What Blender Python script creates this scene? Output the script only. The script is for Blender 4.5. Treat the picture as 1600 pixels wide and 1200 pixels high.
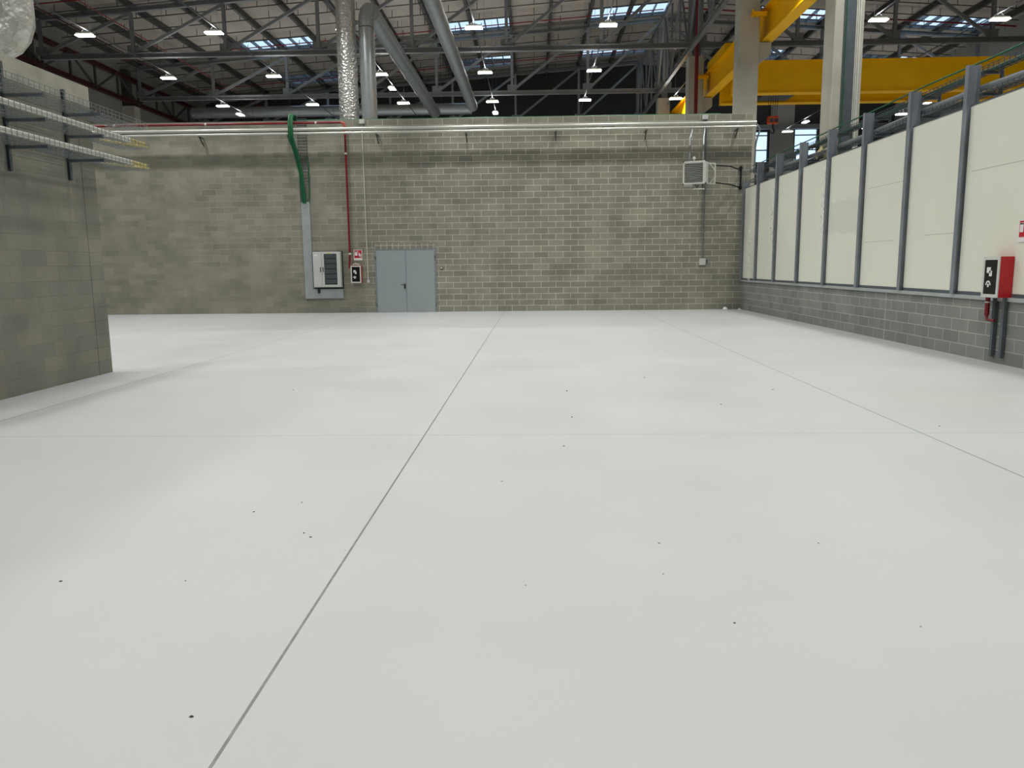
import bpy, math, random
from mathutils import Vector, Matrix
random.seed(7)
for o in list(bpy.data.objects): bpy.data.objects.remove(o)
sc = bpy.context.scene
COL = sc.collection
# ------------------------------------------------------------------ camera
F = 1215.0
CAM_H = 1.54
vY = Vector((34.0, 185.0, -F)).normalized()
s_ = .0062
vX = Vector((1, s_, (vY.x + s_*vY.y)/(-vY.z))).normalized()
vZ = vX.cross(vY)
cam = bpy.data.cameras.new('camera'); cam.sensor_width = 36; cam.lens = 36*F/1600; cam.clip_end = 300
camo = bpy.data.objects.new('camera', cam); COL.objects.link(camo)
camo.matrix_world = Matrix.Translation((0, 0, CAM_H)) @ Matrix((vX, vY, vZ)).to_4x4()
sc.camera = camo
# ------------------------------------------------------------------ world, exposure
w = bpy.data.worlds.new('sky'); sc.world = w; w.use_nodes = True
bg = w.node_tree.nodes['Background']; bg.inputs[0].default_value = (.62, .78, 1, 1); bg.inputs[1].default_value = 1.7
sc.view_settings.view_transform = 'Standard'; sc.view_settings.look = 'None'
sc.view_settings.gamma = 1; sc.view_settings.use_curve_mapping = False
sc.view_settings.exposure = 0.0
LAMP_W = 65.0; ROOF_FILL = 13.0
# ------------------------------------------------------------------ materials
MATS = {}
def lin(c):
    return tuple((v/255/12.92 if v/255 <= .04045 else ((v/255+.055)/1.055)**2.4) for v in c)
def mat(name, rgb, rough=.6, metal=0, var=.12, scale=3.0, bump=0, spec=.5, stretch=None, alpha=None):
    if name in MATS: return MATS[name]
    m = bpy.data.materials.new(name); m.use_nodes = True; nt = m.node_tree; N = nt.nodes; L = nt.links
    b = N['Principled BSDF']; b.inputs['Roughness'].default_value = rough; b.inputs['Metallic'].default_value = metal
    b.inputs['Specular IOR Level'].default_value = spec
    tc = N.new('ShaderNodeNewGeometry'); mp = N.new('ShaderNodeMapping'); L.new(tc.outputs['Position'], mp.inputs[0])
    if stretch: mp.inputs['Scale'].default_value = stretch
    nz = N.new('ShaderNodeTexNoise'); nz.inputs['Scale'].default_value = scale; nz.inputs['Detail'].default_value = 4
    L.new(mp.outputs[0], nz.inputs['Vector'])
    r = N.new('ShaderNodeMapRange'); r.inputs['From Min'].default_value = .3; r.inputs['From Max'].default_value = .7
    r.inputs['To Min'].default_value = 1-var; r.inputs['To Max'].default_value = 1+var
    L.new(nz.outputs[0], r.inputs[0])
    v = N.new('ShaderNodeVectorMath'); v.operation = 'SCALE'; v.inputs[0].default_value = lin(rgb)
    L.new(r.outputs[0], v.inputs['Scale']); L.new(v.outputs[0], b.inputs['Base Color'])
    if bump:
        bp = N.new('ShaderNodeBump'); bp.inputs['Strength'].default_value = bump; bp.inputs['Distance'].default_value = .02
        L.new(nz.outputs[0], bp.inputs['Height']); L.new(bp.outputs[0], b.inputs['Normal'])
    if alpha is not None: b.inputs['Alpha'].default_value = alpha
    MATS[name] = m; return m
def block_mat(name, axis, c1, c2, mortar, msize=.007, mfade=None, rot=False, bw=.5, rh=.2, yoff=0., var=.12, joint=None):
    m = bpy.data.materials.new(name); m.use_nodes = True; nt = m.node_tree; N = nt.nodes; L = nt.links
    b = N['Principled BSDF']; b.inputs['Roughness'].default_value = .9; b.inputs['Specular IOR Level'].default_value = .2
    g = N.new('ShaderNodeNewGeometry'); sp = N.new('ShaderNodeSeparateXYZ'); L.new(g.outputs['Position'], sp.inputs[0])
    cb = N.new('ShaderNodeCombineXYZ'); u = sp.outputs[axis]
    def math_(op, a, bb=None, c=None):
        n = N.new('ShaderNodeMath'); n.operation = op
        for i, x in enumerate((a, bb, c)):
            if x is None: continue
            if isinstance(x, (int, float)): n.inputs[i].default_value = x
            else: L.new(x, n.inputs[i])
        return n.outputs[0]
    L.new(math_('ADD', u, 100.0), cb.inputs[0]); L.new(math_('ADD', sp.outputs[2], yoff+20), cb.inputs[1])
    br = N.new('ShaderNodeTexBrick'); br.offset = .5 if not rot else 0; br.inputs['Scale'].default_value = 1
    br.inputs['Brick Width'].default_value = bw; br.inputs['Row Height'].default_value = rh
    br.inputs['Mortar Size'].default_value = msize; br.inputs['Mortar Smooth'].default_value = .3
    br.inputs['Color1'].default_value = (*lin(c1), 1); br.inputs['Color2'].default_value = (*lin(c2), 1)
    L.new(cb.outputs[0], br.inputs['Vector'])
    # mortar: visible in places, rubbed flush elsewhere
    nz = N.new('ShaderNodeTexNoise'); nz.inputs['Scale'].default_value = .35; nz.inputs['Detail'].default_value = 5; nz.inputs['Roughness'].default_value = .6
    L.new(g.outputs['Position'], nz.inputs['Vector'])
    f = N.new('ShaderNodeMapRange'); f.inputs['From Min'].default_value = .42; f.inputs['From Max'].default_value = .58
    L.new(nz.outputs[0], f.inputs[0])
    fac = f.outputs[0]
    if mfade:
        r = N.new('ShaderNodeMapRange'); r.inputs['From Min'].default_value = mfade[0]; r.inputs['From Max'].default_value = mfade[1]
        r.inputs['To Min'].default_value = -.25; r.inputs['To Max'].default_value = .75
        L.new(u, r.inputs[0]); fac = math_('MULTIPLY_ADD', f.outputs[0], .5, r.outputs[0]); 
        n = N.new('ShaderNodeClamp'); L.new(fac, n.inputs[0]); fac = n.outputs[0]
    mx = N.new('ShaderNodeMix'); mx.data_type = 'RGBA'; L.new(fac, mx.inputs['Factor'])
    mx.inputs['A'].default_value = (*lin([(a+c)/2 for a, c in zip(c1, c2)]), 1); mx.inputs['B'].default_value = (*lin(mortar), 1)
    L.new(mx.outputs['Result'], br.inputs['Mortar'])
    n2 = N.new('ShaderNodeTexNoise'); n2.inputs['Scale'].default_value = 1.3; n2.inputs['Detail'].default_value = 6
    L.new(g.outputs['Position'], n2.inputs['Vector'])
    r2 = N.new('ShaderNodeMapRange'); r2.inputs['From Min'].default_value = .3; r2.inputs['From Max'].default_value = .7
    r2.inputs['To Min'].default_value = 1-var; r2.inputs['To Max'].default_value = 1+var; L.new(n2.outputs[0], r2.inputs[0])
    sc_ = r2.outputs[0]
    if joint:
        d = math_('ABSOLUTE', math_('SUBTRACT', u, joint[0]))
        d = math_('LESS_THAN', d, joint[1]/2)
        sc_ = math_('MULTIPLY', sc_, math_('MULTIPLY_ADD', d, joint[2]-1, 1.0))
    v = N.new('ShaderNodeVectorMath'); v.operation = 'SCALE'; L.new(br.outputs[0], v.inputs[0]); L.new(sc_, v.inputs['Scale'])
    L.new(v.outputs[0], b.inputs['Base Color'])
    bp = N.new('ShaderNodeBump'); bp.inputs['Strength'].default_value = .35; bp.inputs['Distance'].default_value = .01
    n3 = N.new('ShaderNodeTexNoise'); n3.inputs['Scale'].default_value = 30; L.new(g.outputs['Position'], n3.inputs['Vector'])
    L.new(n3.outputs[0], bp.inputs['Height']); L.new(bp.outputs[0], b.inputs['Normal'])
    return m
def emis(name, rgb, st):
    m = bpy.data.materials.new(name); m.use_nodes = True; b = m.node_tree.nodes['Principled BSDF']
    b.inputs['Base Color'].default_value = (*rgb, 1); b.inputs['Emission Color'].default_value = (*rgb, 1); b.inputs['Emission Strength'].default_value = st
    return m
def pane_mat(name, tint, gl=.08, fac=.9, diff=None):
    m = bpy.data.materials.new(name); m.use_nodes = True; nt = m.node_tree; N = nt.nodes; L = nt.links
    N.remove(N['Principled BSDF']); o = N['Material Output']
    t = N.new('ShaderNodeBsdfTransparent'); t.inputs[0].default_value = (*tint, 1)
    g = N.new('ShaderNodeBsdfGlossy'); g.inputs['Roughness'].default_value = gl
    if diff:
        g = N.new('ShaderNodeBsdfPrincipled'); g.inputs['Base Color'].default_value = (*diff, 1); g.inputs['Roughness'].default_value = .25
    mx = N.new('ShaderNodeMixShader'); mx.inputs[0].default_value = 1-fac
    L.new(t.outputs[0], mx.inputs[1]); L.new(g.outputs[0], mx.inputs[2]); L.new(mx.outputs[0], o.inputs[0])
    return m
# ------------------------------------------------------------------ mesh builder
class MB:
    def __init__(s): s.v = []; s.f = []; s.sm = []
    def add(s, vs, fs, smooth=False):
        k = len(s.v); s.v += [tuple(x) for x in vs]; s.f += [tuple(i+k for i in f) for f in fs]; s.sm += [smooth]*len(fs); return s
    def box(s, x0, x1, y0, y1, z0, z1):
        return s.add([(x0,y0,z0),(x1,y0,z0),(x1,y1,z0),(x0,y1,z0),(x0,y0,z1),(x1,y0,z1),(x1,y1,z1),(x0,y1,z1)],
                     [(0,3,2,1),(4,5,6,7),(0,1,5,4),(1,2,6,5),(2,3,7,6),(3,0,4,7)])
    def bar(s, a, b, w, h=None, up=(0,0,1)):
        h = h or w; a = Vector(a); b = Vector(b); d = (b-a).normalized(); up = Vector(up)
        if abs(d.dot(up)) > .98: up = Vector((0,1,0))
        r = d.cross(up).normalized()*(w/2); u = r.cross(d).normalized()*(h/2)
        vs = [a-r-u, a+r-u, a+r+u, a-r+u, b-r-u, b+r-u, b+r+u, b-r+u]
        return s.add(vs, [(0,1,2,3),(7,6,5,4),(4,5,1,0),(5,6,2,1),(6,7,3,2),(7,4,0,3)])
    def ibar(s, a, b, w, h, up=(0,0,1), t=.018):   # I-section
        a = Vector(a); b = Vector(b); d = (b-a).normalized(); U = Vector(up)
        if abs(d.dot(U)) > .98: U = Vector((0,1,0))
        r = d.cross(U).normalized(); u = r.cross(d).normalized()
        s.bar(a, b, t*.8, h-2*t, up); o = u*(h/2-t/2)
        s.bar(a+o, b+o, w, t, up); s.bar(a-o, b-o, w, t, up); return s
    def cbar(s, a, b, w, h, up=(0,0,1), t=.006, side=1):   # C-section
        a = Vector(a); b = Vector(b); d = (b-a).normalized(); U = Vector(up)
        if abs(d.dot(U)) > .98: U = Vector((0,1,0))
        r = d.cross(U).normalized(); u = r.cross(d).normalized()
        o = r*(w/2-t/2)*side; s.bar(a+o, b+o, t, h, up)
        q = u*(h/2-t/2); s.bar(a+q, b+q, w, t, up); s.bar(a-q, b-q, w, t, up); return s
    def tube(s, pts, r, n=8, cap=True, smooth=True):
        pts = [Vector(p) for p in pts]; rings = []; ref = None
        for i, p in enumerate(pts):
            if i == 0: d = pts[1]-p
            elif i == len(pts)-1: d = p-pts[-2]
            else: d = (pts[i+1]-p).normalized()+(p-pts[i-1]).normalized()
            d.normalize()
            if ref is None:
                ref = Vector((0,0,1)) if abs(d.z) < .9 else Vector((1,0,0))
            x = (ref-d*ref.dot(d)).normalized(); ref = x; y = d.cross(x)
            rr = r[i] if isinstance(r, (list, tuple)) else r
            k = 1.0
            if 0 < i < len(pts)-1:
                c = (pts[i+1]-p).normalized().dot(d); k = 1/max(c, .5)
            rings.append([p+(x*math.cos(t)+y*math.sin(t))*rr*(1 if k < 1.02 else 1) for t in [2*math.pi*j/n for j in range(n)]])
        vs = [q for R in rings for q in R]; m = len(rings)
        fs = [(i*n+j, i*n+(j+1)%n, (i+1)*n+(j+1)%n, (i+1)*n+j) for i in range(m-1) for j in range(n)]
        s.add(vs, fs, smooth)
        if cap:
            s.add(rings[0], [tuple(reversed(range(n)))]); s.add(rings[-1], [tuple(range(n))])
        return s
def mkobj(name, mb, m, parent=None, loc=None, bevel=0):
    """links ONE mesh object; geometry is written in world metres and moved into the object's own frame"""
    if parent is not None:
        base = parent; off = Vector((0,0,0))
        while base is not None: off += base.location; base = base.parent
    else: off = Vector(loc) if loc else Vector((0,0,0))
    me = bpy.data.meshes.new(name); me.from_pydata([(Vector(v)-off)[:] for v in mb.v], [], mb.f); me.update()
    me.polygons.foreach_set('use_smooth', mb.sm)
    me.materials.append(m)
    o = bpy.data.objects.new(name, me); COL.objects.link(o)
    if parent is not None: o.parent = parent
    else: o.location = off
    if bevel:
        b = o.modifiers.new('bevel', 'BEVEL'); b.width = bevel; b.segments = 2; b.limit_method = 'ANGLE'
    return o
def tag(o, label=None, cat=None, group=None, kind=None):
    for k, v in (('label', label), ('category', cat), ('group', group), ('kind', kind)):
        if v: o[k] = v
    return o
def thing(name, label, cat, loc, group=None):
    o = bpy.data.objects.new(name, None); COL.objects.link(o); o.location = loc; o.empty_display_size = .2
    return tag(o, label, cat, group)
def struct(name, mb, m, **k): return tag(mkobj(name, mb, m, **k), kind='structure')
def copy_tree(o, parent=None):
    c = o.copy(); COL.objects.link(c)
    if parent is not None: c.parent = parent
    for ch in o.children: copy_tree(ch, c)
    return c
ORD = ['first','second','third','fourth','fifth','sixth','seventh','eighth','ninth','tenth','eleventh','twelfth','thirteenth','fourteenth','fifteenth','sixteenth','seventeenth','eighteenth','nineteenth','twentieth','twenty-first','twenty-second','twenty-third']

galv = mat('galvanised_steel', (150,156,160), .42, .75, .10, 6)
galv_dark = mat('dull_galvanised_steel', (96,104,110), .5, .5, .12, 5)
steel = mat('blue_grey_painted_steel', (122,125,126), .55, .15, .12, 1.5)
steel_dk = mat('dark_grey_painted_steel', (74,75,73), .6, .2, .15, 1.5)
steel_red = mat('dark_red_primer_steel', (66,26,28), .6, .1, .15, 2)
redp = mat('red_painted_pipe', (118,14,28), .4, 0, .08, 3)
white_metal = mat('white_enamelled_metal', (205,207,200), .35, 0, .03, 3)
panel_white = mat('off_white_board', (228,228,214), .55, 0, .025, .5, spec=.3)
conc = mat('precast_concrete', (184,181,168), .85, 0, .12, 1.2, bump=.3, spec=.2)
pale_band_m = mat('pale_wall_top', (162,160,148), .85, 0, .15, 2.5, bump=.3, spec=.2)
yellow = mat('yellow_crane_paint', (255,192,0), .45, 0, .05, 1.5, spec=.2)
black = mat('black_plastic', (18,18,18), .4, 0, .1, 5)
green = mat('green_cable_sheath', (14,92,54), .45, 0, .15, 8)
white_cable = mat('pale_cable_sheath', (215,215,205), .5, 0, .06, 8)
yel_cable = mat('yellow_cable_end', (205,190,120), .6, 0, .1, 10)
glass_dark = mat('dark_cabinet_glass', (38,46,50), .12, 0, .1, 2, spec=.6)
sign_red = mat('sign_red', (190,24,48), .4, 0, .04, 4)
sign_white = mat('sign_white', (232,228,226), .45, 0, .03, 4)
hall_grey = mat('hall_panel_grey', (140,140,134), .85, 0, .08, .4, spec=.2)
hall_dark = mat('hall_cladding_brown', (58,58,57), .85, 0, .15, .3, spec=.2)
deck_m = mat('roof_deck_beige', (160,153,143), .75, 0, .10, .9, spec=.3, stretch=(1,.35,1))
door_m = mat('pale_blue_grey_door', (150,159,163), .45, 0, .02, 1.5)
foil = None
def make_foil():
    m = mat('crinkled_foil', (215,215,210), .32, .8, .10, 9)
    nt = m.node_tree; N = nt.nodes; L = nt.links
    vo = N.new('ShaderNodeTexVoronoi'); vo.inputs['Scale'].default_value = 13; g = N.new('ShaderNodeNewGeometry')
    L.new(g.outputs['Position'], vo.inputs['Vector'])
    bp = N.new('ShaderNodeBump'); bp.inputs['Strength'].default_value = .7; bp.inputs['Distance'].default_value = .03
    L.new(vo.outputs['Distance'], bp.inputs['Height']); L.new(bp.outputs[0], N['Principled BSDF'].inputs['Normal'])
    return m
foil = make_foil()
foil_flat = mat('smooth_foil_wrap', (205,205,198), .38, .75, .12, 12, bump=.9)
spiral = mat('spiral_duct_zinc', (172,177,178), .36, .65, .08, 5)
lamp_glow = emis('lamp_diffuser_glow', (1, .98, .93), 14)
sky_pane = pane_mat('rooflight_polycarbonate', (.93, .97, 1), .3, .85)
win_pane = pane_mat('window_glass', (.93, .97, 1), .05, .92)
film = pane_mat('clear_plastic_film', (1, 1, 1), .2, .7, (.85, .86, .86))

# ------------------------------------------------------------------ floor
def floor_material():
    m = bpy.data.materials.new('white_resin_floor'); m.use_nodes = True; nt = m.node_tree; N = nt.nodes; L = nt.links
    b = N['Principled BSDF']; b.inputs['Specular IOR Level'].default_value = .35
    g = N.new('ShaderNodeNewGeometry'); sp = N.new('ShaderNodeSeparateXYZ'); L.new(g.outputs['Position'], sp.inputs[0])
    def mth(op, *a):
        n = N.new('ShaderNodeMath'); n.operation = op
        for i, x in enumerate(a):
            if isinstance(x, (int, float)): n.inputs[i].default_value = x
            else: L.new(x, n.inputs[i])
        return n.outputs[0]
    def lines(u, off, per, wd):
        t = mth('FLOORED_MODULO', mth('ADD', u, per/2-off), per)
        return mth('LESS_THAN', mth('ABSOLUTE', mth('SUBTRACT', t, per/2)), wd/2)
    lx = lines(sp.outputs[0], -1.02, 4.53, .013)
    ly = lines(sp.outputs[1], 7.02, 4.87, .0075)
    wob = N.new('ShaderNodeTexNoise'); wob.inputs['Scale'].default_value = 14; wob.inputs['Detail'].default_value = 3
    L.new(g.outputs['Position'], wob.inputs['Vector'])
    wr = N.new('ShaderNodeMapRange'); wr.inputs['From Min'].default_value = .35; wr.inputs['From Max'].default_value = .5
    wr.inputs['To Min'].default_value = .85; L.new(wob.outputs[0], wr.inputs[0])
    ln = mth('MULTIPLY', mth('MAXIMUM', lx, ly), wr.outputs[0])
    nz = N.new('ShaderNodeTexNoise'); nz.inputs['Scale'].default_value = .7; nz.inputs['Detail'].default_value = 5
    L.new(g.outputs['Position'], nz.inputs['Vector'])
    r = N.new('ShaderNodeMapRange'); r.inputs['From Min'].default_value = .3; r.inputs['From Max'].default_value = .7
    r.inputs['To Min'].default_value = .97; r.inputs['To Max'].default_value = 1.03; L.new(nz.outputs[0], r.inputs[0])
    # faint ochre stain near the right wall
    dx = mth('DIVIDE', mth('SUBTRACT', sp.outputs[0], 4.75), 1.0); dy = mth('DIVIDE', mth('SUBTRACT', sp.outputs[1], 8.9), .9)
    dd = mth('SQRT', mth('ADD', mth('MULTIPLY', dx, dx), mth('MULTIPLY', dy, dy)))
    st = N.new('ShaderNodeMapRange'); st.inputs['From Min'].default_value = 1; st.inputs['From Max'].default_value = .2
    st.inputs['To Max'].default_value = .35; L.new(mth('ADD', dd, mth('MULTIPLY', mth('SUBTRACT', wob.outputs[0], .5), 1.2)), st.inputs[0])
    m1 = N.new('ShaderNodeMix'); m1.data_type = 'RGBA'; m1.inputs['A'].default_value = (*lin((184,186,186)), 1); m1.inputs['B'].default_value = (*lin((184,180,164)), 1)
    L.new(st.outputs[0], m1.inputs['Factor'])
    v = N.new('ShaderNodeVectorMath'); v.operation = 'SCALE'; L.new(m1.outputs['Result'], v.inputs[0]); L.new(r.outputs[0], v.inputs['Scale'])
    m2 = N.new('ShaderNodeMix'); m2.data_type = 'RGBA'; L.new(ln, m2.inputs['Factor']); L.new(v.outputs[0], m2.inputs['A']); m2.inputs['B'].default_value = (*lin((118,120,118)), 1)
    L.new(m2.outputs['Result'], b.inputs['Base Color'])
    rr = N.new('ShaderNodeMapRange'); rr.inputs['To Min'].default_value = .38; rr.inputs['To Max'].default_value = .55; L.new(nz.outputs[0], rr.inputs[0])
    L.new(rr.outputs[0], b.inputs['Roughness'])
    bp = N.new('ShaderNodeBump'); bp.inputs['Strength'].default_value = .12; bp.inputs['Distance'].default_value = .004
    n3 = N.new('ShaderNodeTexNoise'); n3.inputs['Scale'].default_value = 60; L.new(g.outputs['Position'], n3.inputs['Vector'])
    L.new(n3.outputs[0], bp.inputs['Height']); L.new(bp.outputs[0], b.inputs['Normal'])
    return m
struct('floor', MB().box(-24.8, 26.8, -9, 60.3, -.15, 0), floor_material())

# ------------------------------------------------------------------ block walls
WY = 26.75          # face of the block wall at the back
WT = 6.40
mb = MB(); DX0, DX1, DZ = -5.42, -3.33, 2.14
mb.box(-24.4, DX0, WY, WY+.25, 0, WT); mb.box(DX0, DX1, WY, WY+.25, DZ, WT); mb.box(DX1, 7.22, WY, WY+.25, 0, WT)
wb = struct('wall_back', mb, block_mat('block_wall_back', 0, (131,129,117), (146,144,130), (200,198,184), .0085, mfade=(-9, -3), yoff=0., var=.15))
mkobj('lintel', MB().box(DX0+.02, DX1-.02, WY-.004, WY+.02, DZ+.002, DZ+.2),
      block_mat('soldier_course', 0, (128,126,116), (142,140,128), (196,195,180), .011, rot=True, mfade=(-200, -199), bw=.2, rh=.3, yoff=-.03-DZ+.0), wb)
LX, LY = -6.45, 11.62
wl = struct('wall_left', MB().box(LX-.25, LX, -3, LY, 0, 3.88),
       block_mat('block_wall_left', 1, (122,121,111), (131,129,117), (96,95,87), .0035, joint=(11.27, .014, .45), var=.16))
mkobj('pale_top_band', MB().box(LX-.25, LX+.004, -3, LY, 3.88, 4.16), pale_band_m, wl)  # paler strip along the top of the left wall
RX = 7.0
wr_ = struct('wall_right', MB().box(RX, RX+.2, 3, WY, 0, .98),
       block_mat('block_wall_right', 1, (124,125,121), (136,137,132), (180,179,170), .0065, mfade=(-200, -199), joint=(15.75, .06, 1.22), var=.1))
mb = MB().box(RX-.035, RX+.22, 3, WY-.01, .985, 1.0)
mb.box(RX-.035, RX-.028, 3, WY-.01, .94, .985)
struct('trim_1', mb, mat('pale_sill_flashing', (180,184,184), .45, .3, .05, 3))
mb = MB().box(RX-.005, RX+.1, 3, WY-.02, 1.0, 1.055)
struct('trim_2', mb, galv_dark)
# outer hall
struct('wall_hall_left', MB().box(-24.8, -24.5, -9, 60.3, 0, 14.2), hall_grey)
struct('wall_hall_right', MB().box(26.5, 26.8, -9, 60.3, 0, 15.2), hall_grey)
struct('wall_hall_rear', MB().box(-24.5, 26.5, -9.3, -9, 0, 16.6), hall_grey)
mb = MB(); FY = 60.0
wins = [(15.9, 17.35, 8.9, 11.15, (9.8, 10.85)), (19.25, 20.95, 8.9, 11.3, (9.8, 10.85))]
xs = [-24.5, 15.9, 17.35, 19.25, 20.95, 26.5]
for i in range(5):
    if i in (1, 3):
        W_ = wins[0 if i == 1 else 1]
        mb.box(xs[i], xs[i+1], FY, FY+.3, 0, W_[2]); mb.box(xs[i], xs[i+1], FY, FY+.3, W_[3], 16.6)
    else: mb.box(xs[i], xs[i+1], FY, FY+.3, 0, 16.6)
struct('wall_hall_far', mb, hall_dark)
for k, (x0, x1, z0, z1, tr) in enumerate(wins):
    mb = MB(); t = .06
    mb.box(x0, x0+t, FY-.02, FY+.1, z0, z1).box(x1-t, x1, FY-.02, FY+.1, z0, z1).box(x0, x1, FY-.02, FY+.1, z0, z0+t).box(x0, x1, FY-.02, FY+.1, z1-t, z1)
    for z in tr: mb.box(x0+t, x1-t, FY-.01, FY+.08, z-.04, z+.04)
    wo = struct(f'window_{k+1}', mb, galv_dark)
    mkobj('pane', MB().box(x0+.02, x1-.02, FY+.12, FY+.14, z0+.02, z1-.02), win_pane, wo)

# ------------------------------------------------------------------ roof
NODE = [7.72-4.47*k for k in range(8)]          # truss panel points, from the column row to the left wall
def zroof(x):   # top of the trusses
    return 14.39 + .07*(x+10) if x <= 7.75 else 14.39+.07*17.75 - .07*(x-7.75)
DECK = .36
RIDGE = 7.75
purx = [7.72-2.235*k for k in range(1, 15)] + [7.78+2.235*k for k in range(1, 9)]
edges = sorted([-24.5, RIDGE, 26.5] + purx)
sky_x = [(-16.87, -12.40), (-5.69, -1.22), (3.25, 7.75), (21.19, 25.66), (12.25, 16.72)]
sky_y = [(46.1, 48.5), (54.2, 56.6)]
def in_sky(x):
    for a, b in sky_x:
        if a < x < b: return True
    return False
mb = MB()
def slab(mb, x0, x1, y0, y1, dz, t):
    za, zb = zroof(x0+1e-4)+dz, zroof(x1-1e-4)+dz
    mb.add([(x0,y0,za),(x1,y0,zb),(x1,y1,zb),(x0,y1,za),(x0,y0,za+t),(x1,y0,zb+t),(x1,y1,zb+t),(x0,y1,za+t)],
           [(0,3,2,1),(4,5,6,7),(0,1,5,4),(1,2,6,5),(2,3,7,6),(3,0,4,7)])
for a, b in zip(edges[:-1], edges[1:]):
    if in_sky((a+b)/2):
        ys = [-9, sky_y[0][0], sky_y[0][1], sky_y[1][0], sky_y[1][1], 60.3]
        for i in (0, 2, 4): slab(mb, a, b, ys[i], ys[i+1], DECK, .08)
    else: slab(mb, a, b, -9, 60.3, DECK, .08)
struct('ceiling', mb, deck_m)
struct('trim_3', MB().box(17.45, 19.15, FY-.25, FY, 0, 13), hall_grey)
struct('trim_4', MB().ibar((9, FY-.6, 11.35), (26.4, FY-.6, 11.35), .3, .3, t=.03), steel)
k = 3
for x0, x1 in sky_x:
    for y0, y1 in sky_y:
        mb = MB()
        for ya, yb in ((y0, y0+.07), (y1-.07, y1)): slab(mb, x0, x1, ya, yb, DECK-.02, .2)
        n = 6
        for i in range(n+1):
            xx = x0+.04+(x1-x0-.1)*i/n; slab(mb, xx, xx+.05, y0, y1, DECK-.01, .18)
        wo = struct(f'window_{k}', mb, galv_dark); k += 1
        mb = MB(); slab(mb, x0+.03, x1-.03, y0+.03, y1-.03, DECK+.1, .015); mkobj('pane', mb, sky_pane, wo)
# purlins
for i, x in enumerate(purx):
    z = zroof(x)+DECK-.16; left = x < RIDGE
    o = mkobj('roof_purlin', MB().ibar((x, -9, z), (x, 60, z), .16, .3), steel_dk, loc=(x, -9, z))
    lab = f"{ORD[i if left else i-14]} dark roof purlin {'left' if left else 'right'} of the ridge, running away from us"
    tag(o, lab, 'roof beam', 'purlins under the roof deck')
# thin rails hung below the deck
def rail(y, x0, x1, i, side):
    drop = .35
    n = max(2, int(abs(x1-x0)/2)); pts = [(x0+(x1-x0)*j/n, y, zroof(x0+(x1-x0)*j/n)-drop+.35) for j in range(n+1)]
    o = mkobj('hanging_rail', MB().tube(pts, .028, 5), steel_dk, loc=pts[0])
    tag(o, f"thin dark rail hung across the roof {side} of the ridge, {ORD[i]} from front", 'rail', 'thin rails hung across the roof')
    m = int((x1-x0)/1.5)
    hm = MB().tube([(x0, y, pts[0][2]), (x0, y, pts[0][2]+.36)], .022, 4)
    first = None
    for j in range(m+1):
        x = x0+.3+j*1.5; z = zroof(x)
        if first is None:
            first = mkobj('hanger', MB().tube([(x, y, z), (x, y, z+.36)], .018, 4), steel_dk, o); bx, bz = x, z
        else:
            c = first.copy(); COL.objects.link(c); c.parent = o; c.location = first.location+Vector((x-bx, 0, z-bz))
for i in range(14):
    rail(34.6+1.75*i, -24.2, 7.4, i, 'left')
for i in range(12):
    rail(38.1+1.75*i, 8.2, 26.2, i, 'right')

# trusses
def truss(Y, nodes, sgn, label):
    zb = 11.68; x_a, x_b = nodes[0], nodes[-1]
    t = thing('roof_truss', label, 'roof truss', (nodes[0], Y, zb), 'roof trusses across the hall')
    mkobj('bottom_chord', MB().ibar((x_a, Y, zb), (x_b, Y, zb), .22, .24, t=.03), steel, t)
    mkobj('top_chord', MB().ibar((x_a, Y, zroof(x_a)), (x_b, Y, zroof(x_b)), .2, .22, t=.03), steel, t)
    for i, x in enumerate(nodes):
        if 0 < i < len(nodes)-1 or True:
            mkobj('vertical', MB().ibar((x, Y, zb+.1), (x, Y, zroof(x)-.1), .15, .15, t=.02), steel, t)
        mkobj('gusset', MB().box(x-.28, x+.28, Y-.012, Y+.012, zb+.1, zb+.48), steel, t)
    for a, b in zip(nodes[:-1], nodes[1:]):      # a nearer the low side
        mkobj('diagonal', MB().bar((a, Y, zb+.12), (b, Y, zroof(b)-.15), .13, .14), steel, t)
nl = list(reversed(NODE))
nr = [7.9+4.47*k for k in range(5)]
truss(38.7, [x if x < 7 else 7.45 for x in nl], 1, 'nearest long grey steel roof truss crossing the hall above the block wall')
truss(48.2, [x if x < 7 else 7.45 for x in nl], 1, 'second long grey steel roof truss, behind and lower in the picture than the nearest')
truss(57.6, [x if x < 7 else 7.45 for x in nl], 1, 'farthest grey roof truss, its webs just above the block wall')
truss(38.7, list(reversed(nr)), 1, 'nearest roof truss right of the columns, above the yellow crane')
truss(48.2, list(reversed(nr)), 1, 'second roof truss right of the columns, behind the yellow crane')
# long trusses
def long_truss(X, y0, y1, zb, zt, step, m1, m2, label, w=.18):
    t = thing('longitudinal_truss', label, 'roof truss', (X, y0, zb))
    mkobj('bottom_chord', MB().ibar((X, y0, zb), (X, y1, zb), w, w, t=.025), m1, t)
    mkobj('top_chord', MB().ibar((X, y0, zt), (X, y1, zt), w, w, t=.025), m1, t)
    n = int(round((y1-y0)/step))
    for i in range(n+1):
        y = y0+(y1-y0)*i/n
        mkobj('vertical', MB().bar((X, y, zb+.05), (X, y, zt-.05), .1, .1), m2, t)
        if i < n:
            y2 = y0+(y1-y0)*(i+1)/n
            a, b = ((y, zb), (y2, zt)) if i % 2 == 0 else ((y, zt), (y2, zb))
            mkobj('diagonal', MB().bar((X, a[0], a[1]), (X, b[0], b[1]), .09, .09), m2, t)
long_truss(-23.95, 30, 58, 11.45, 12.75, 2.33, steel_red, steel_dk, 'dark red edged lattice truss running along the left hall wall', .22)
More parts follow.
